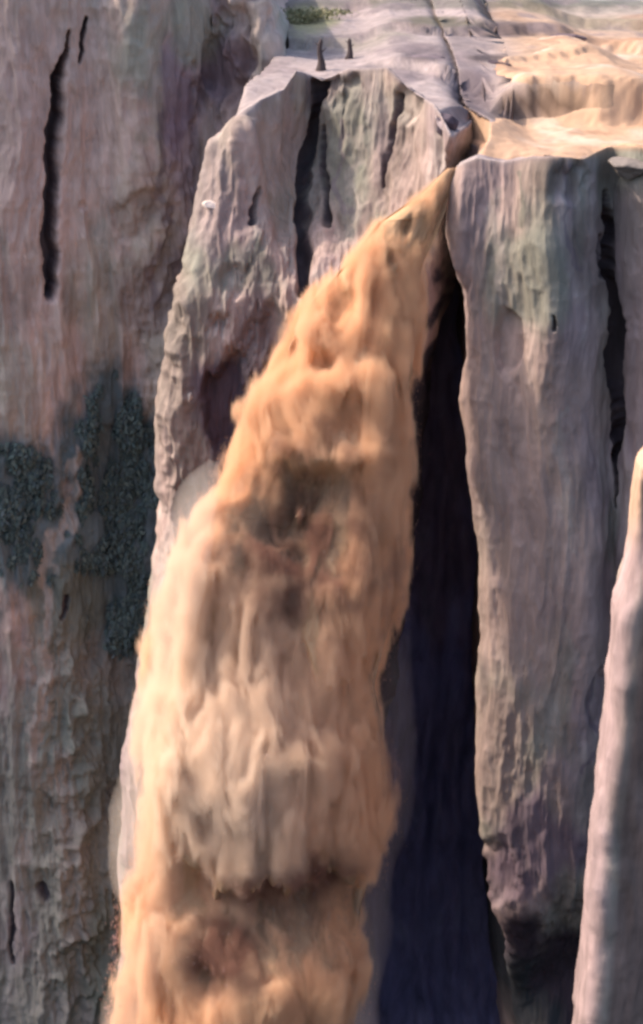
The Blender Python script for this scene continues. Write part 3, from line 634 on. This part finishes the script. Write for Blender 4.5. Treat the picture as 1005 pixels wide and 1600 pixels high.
snag(545, 92, 1.0, .15, 'shorter dark dead stump standing on the pale plateau, the right one of the pair', .08, 22)

def shrub(px, py, R, H, label, seed):
    p, n = hit(TB, px, py)
    root = empty('shrub', p); g = np.random.default_rng(seed)
    mt = rock_mat('dry_leaves', var=.3, stretch=(2, 2, 2), bump=0)
    K = 2600
    cl = g.normal(size=(26, 3)) * np.array([R * .45, R * .4, H * .22]) + np.array([0, 0, H * .5])
    cen = cl[g.integers(0, 26, K)] + g.normal(size=(K, 3)) * np.array([R * .16, R * .16, H * .13]); cen[:, 2] = np.maximum(cen[:, 2], .03)
    d1 = g.normal(size=(K, 3)); d1 /= np.linalg.norm(d1, axis=1)[:, None]; d2 = np.cross(d1, g.normal(size=(K, 3))); d2 /= np.linalg.norm(d2, axis=1)[:, None]
    s_ = g.uniform(.05, .11, K)[:, None]
    V = np.stack([cen - d1 * s_, cen + d2 * s_ * .45, cen + d1 * s_, cen - d2 * s_ * .45], 1).reshape(-1, 3)
    Fs = np.arange(K * 4).reshape(-1, 4)
    base = np.array([(.25, .25, .14), (.33, .30, .18), (.19, .20, .11)])[g.integers(0, 3, K)]
    mesh_obj('foliage', V + np.array(p), Fs, mt, np.repeat(base, 4, 0), root, smooth=False)
    Vs, Fs = [], []
    for i in range(26):
        e = cl[i]; q = np.linspace(0, 1, 5)[:, None]; pts = q * e; m = 5; a = np.linspace(0, 2 * math.pi, m, endpoint=False)
        b0 = len(Vs) * 0 + sum(len(v) for v in Vs)
        r = (.03 * (1 - .7 * q))
        Vs.append(np.stack([pts[:, 0:1] + r * np.cos(a), pts[:, 1:2] + r * np.sin(a), pts[:, 2:3] + 0 * a], -1).reshape(-1, 3))
        Fs += (grid_faces(5, m, wrap=True) + b0).tolist()
    Vs = np.concatenate(Vs)
    mesh_obj('stem', Vs + np.array(p), Fs, M_wood, np.broadcast_to(np.array((.12, .09, .07)), Vs.shape), root)
    tag(root, label, 'shrub')
shrub(478, 34, 2.3, .7, 'yellow-green shrub on the plateau behind the two dead stumps, by the left canyon wall', 31)

# ------------------------------------------------------------------ dark hanging growth on the left wall (nobody could count it)
def growth():
    me = A.data; n = len(me.vertices)
    v = np.empty(n * 3); me.vertices.foreach_get('co', v); v = v.reshape(-1, 3)
    nv = np.empty(n * 3); me.vertices.foreach_get('normal', nv); nv = nv.reshape(-1, 3)
    nv = nv * np.sign(-np.median(nv[:, 1]))
    c = np.empty(n * 4); me.color_attributes['Col'].data.foreach_get('color', c); c = c.reshape(-1, 4)
    px, py = px_of(v)
    cl = fbm(v[:, 0] * .9, v[:, 1], v[:, 2] * .55, 3, 501)
    ok = (c[:, 2] > c[:, 0] * 1.05) & (px > -150) & (px < 300) & (py > 560) & (py < 1150) & (cl > -.02)
    g = np.random.default_rng(9); K = 26000
    i = g.choice(np.nonzero(ok)[0], K)
    h = np.clip(cl[i] * 1.6, .05, .6)[:, None]
    cen = v[i] + nv[i] * (h * g.random((K, 1)) + .02) + g.normal(0, .05, (K, 3)); cen[:, 2] -= g.random(K) * .3
    d = np.stack([g.normal(0, .5, K), g.normal(-.3, .4, K), -np.abs(g.normal(1, .4, K))], 1); d /= np.linalg.norm(d, axis=1)[:, None]
    e = np.cross(d, nv[i] + g.normal(0, .5, (K, 3))); e /= np.linalg.norm(e, axis=1)[:, None]
    s_ = g.uniform(.08, .2, (K, 1))
    V = np.stack([cen - d * s_, cen + e * s_ * .5, cen + d * s_ * 1.3, cen - e * s_ * .5], 1).reshape(-1, 3)
    base = np.array([(.085, .12, .12), (.10, .135, .13), (.12, .15, .135), (.09, .115, .125)])[g.integers(0, 4, K)]
    o = mesh_obj('moss', V, np.arange(K * 4).reshape(-1, 4), rock_mat('moss_leaves', bump=0, var=.3), np.repeat(base, 4, 0), smooth=False)
    tag(o, 'dark blue-green moss hanging over the middle of the left canyon wall', 'moss', kind='stuff')
growth()

# ------------------------------------------------------------------ muddy flood water sheeting over the right bench to the lip
def river():
    nx, ny = 300, 360
    xs = np.linspace(4.9, 24, nx); ys = 72.5 + np.linspace(0, 1, ny) ** 1.3 * 36
    X, Y = np.meshgrid(xs, ys)
    Z = np.full(X.shape, np.nan)
    for j in range(ny):
        for i in range(nx):
            r = TC.ray_cast(Vector((X[j, i], Y[j, i], 12)), Vector((0, 0, -1)))
            if r[0] is not None: Z[j, i] = r[0][2]
    bad = np.isnan(Z) | (Z < -1.2); Z[bad] = -99
    P = np.stack([X, Y, Z], -1); px, py = px_of(P)
    nz = fbm(X * .5, Y * .35, 1, 4, 520)
    M = np.full(X.shape, -9.)
    for cx, cy, rx, ry in [(785, 222, 45, 28), (850, 216, 120, 30), (960, 205, 110, 36), (850, 108, 75, 22), (960, 90, 120, 42), (1020, 150, 60, 70)]:
        M = np.maximum(M, 1.15 - np.hypot((px - cx) / rx, (py - cy) / ry) + .25 * nz)
    nb = blur(bad.astype(float), 3); M = M - 1.4 * sstep(0, .2, nb)
    up = -.14 + .24 * sstep(-.12, .35, M)
    # low standing waves running across the current
    rip = .07 * ridged(X * .5 + Y * .35, Y * .8 - X * .3, 0, 3, 530) + .05 * fbm(X * 1.6, Y * 1.2, 0, 3, 531)
    P[..., 2] += up + rip
    fc = grid_faces(ny, nx); keep = (~bad).reshape(-1)[fc].all(1) & (up.reshape(-1)[fc] > -.13).any(1)
    fc = fc[keep]; used = np.unique(fc); idx = -np.ones(nx * ny, int); idx[used] = np.arange(len(used))
    c = np.broadcast_to(np.array((.47, .30, .20)), P.shape).copy()
    c = mixc(c, (.56, .42, .33), sstep(-.1, .4, fbm(X * .4, Y * .3, 3, 4, 533)))
    c = mixc(c, (.33, .19, .12), .7 * sstep(.1, .45, fbm(X * .35 + 9, Y * .5, 6, 4, 534)))
    o = mesh_obj('river', P.reshape(-1, 3)[used], idx[fc], bpy.data.materials['muddy_water'], c.reshape(-1, 3)[used])
    tag(o, kind='structure')
river()
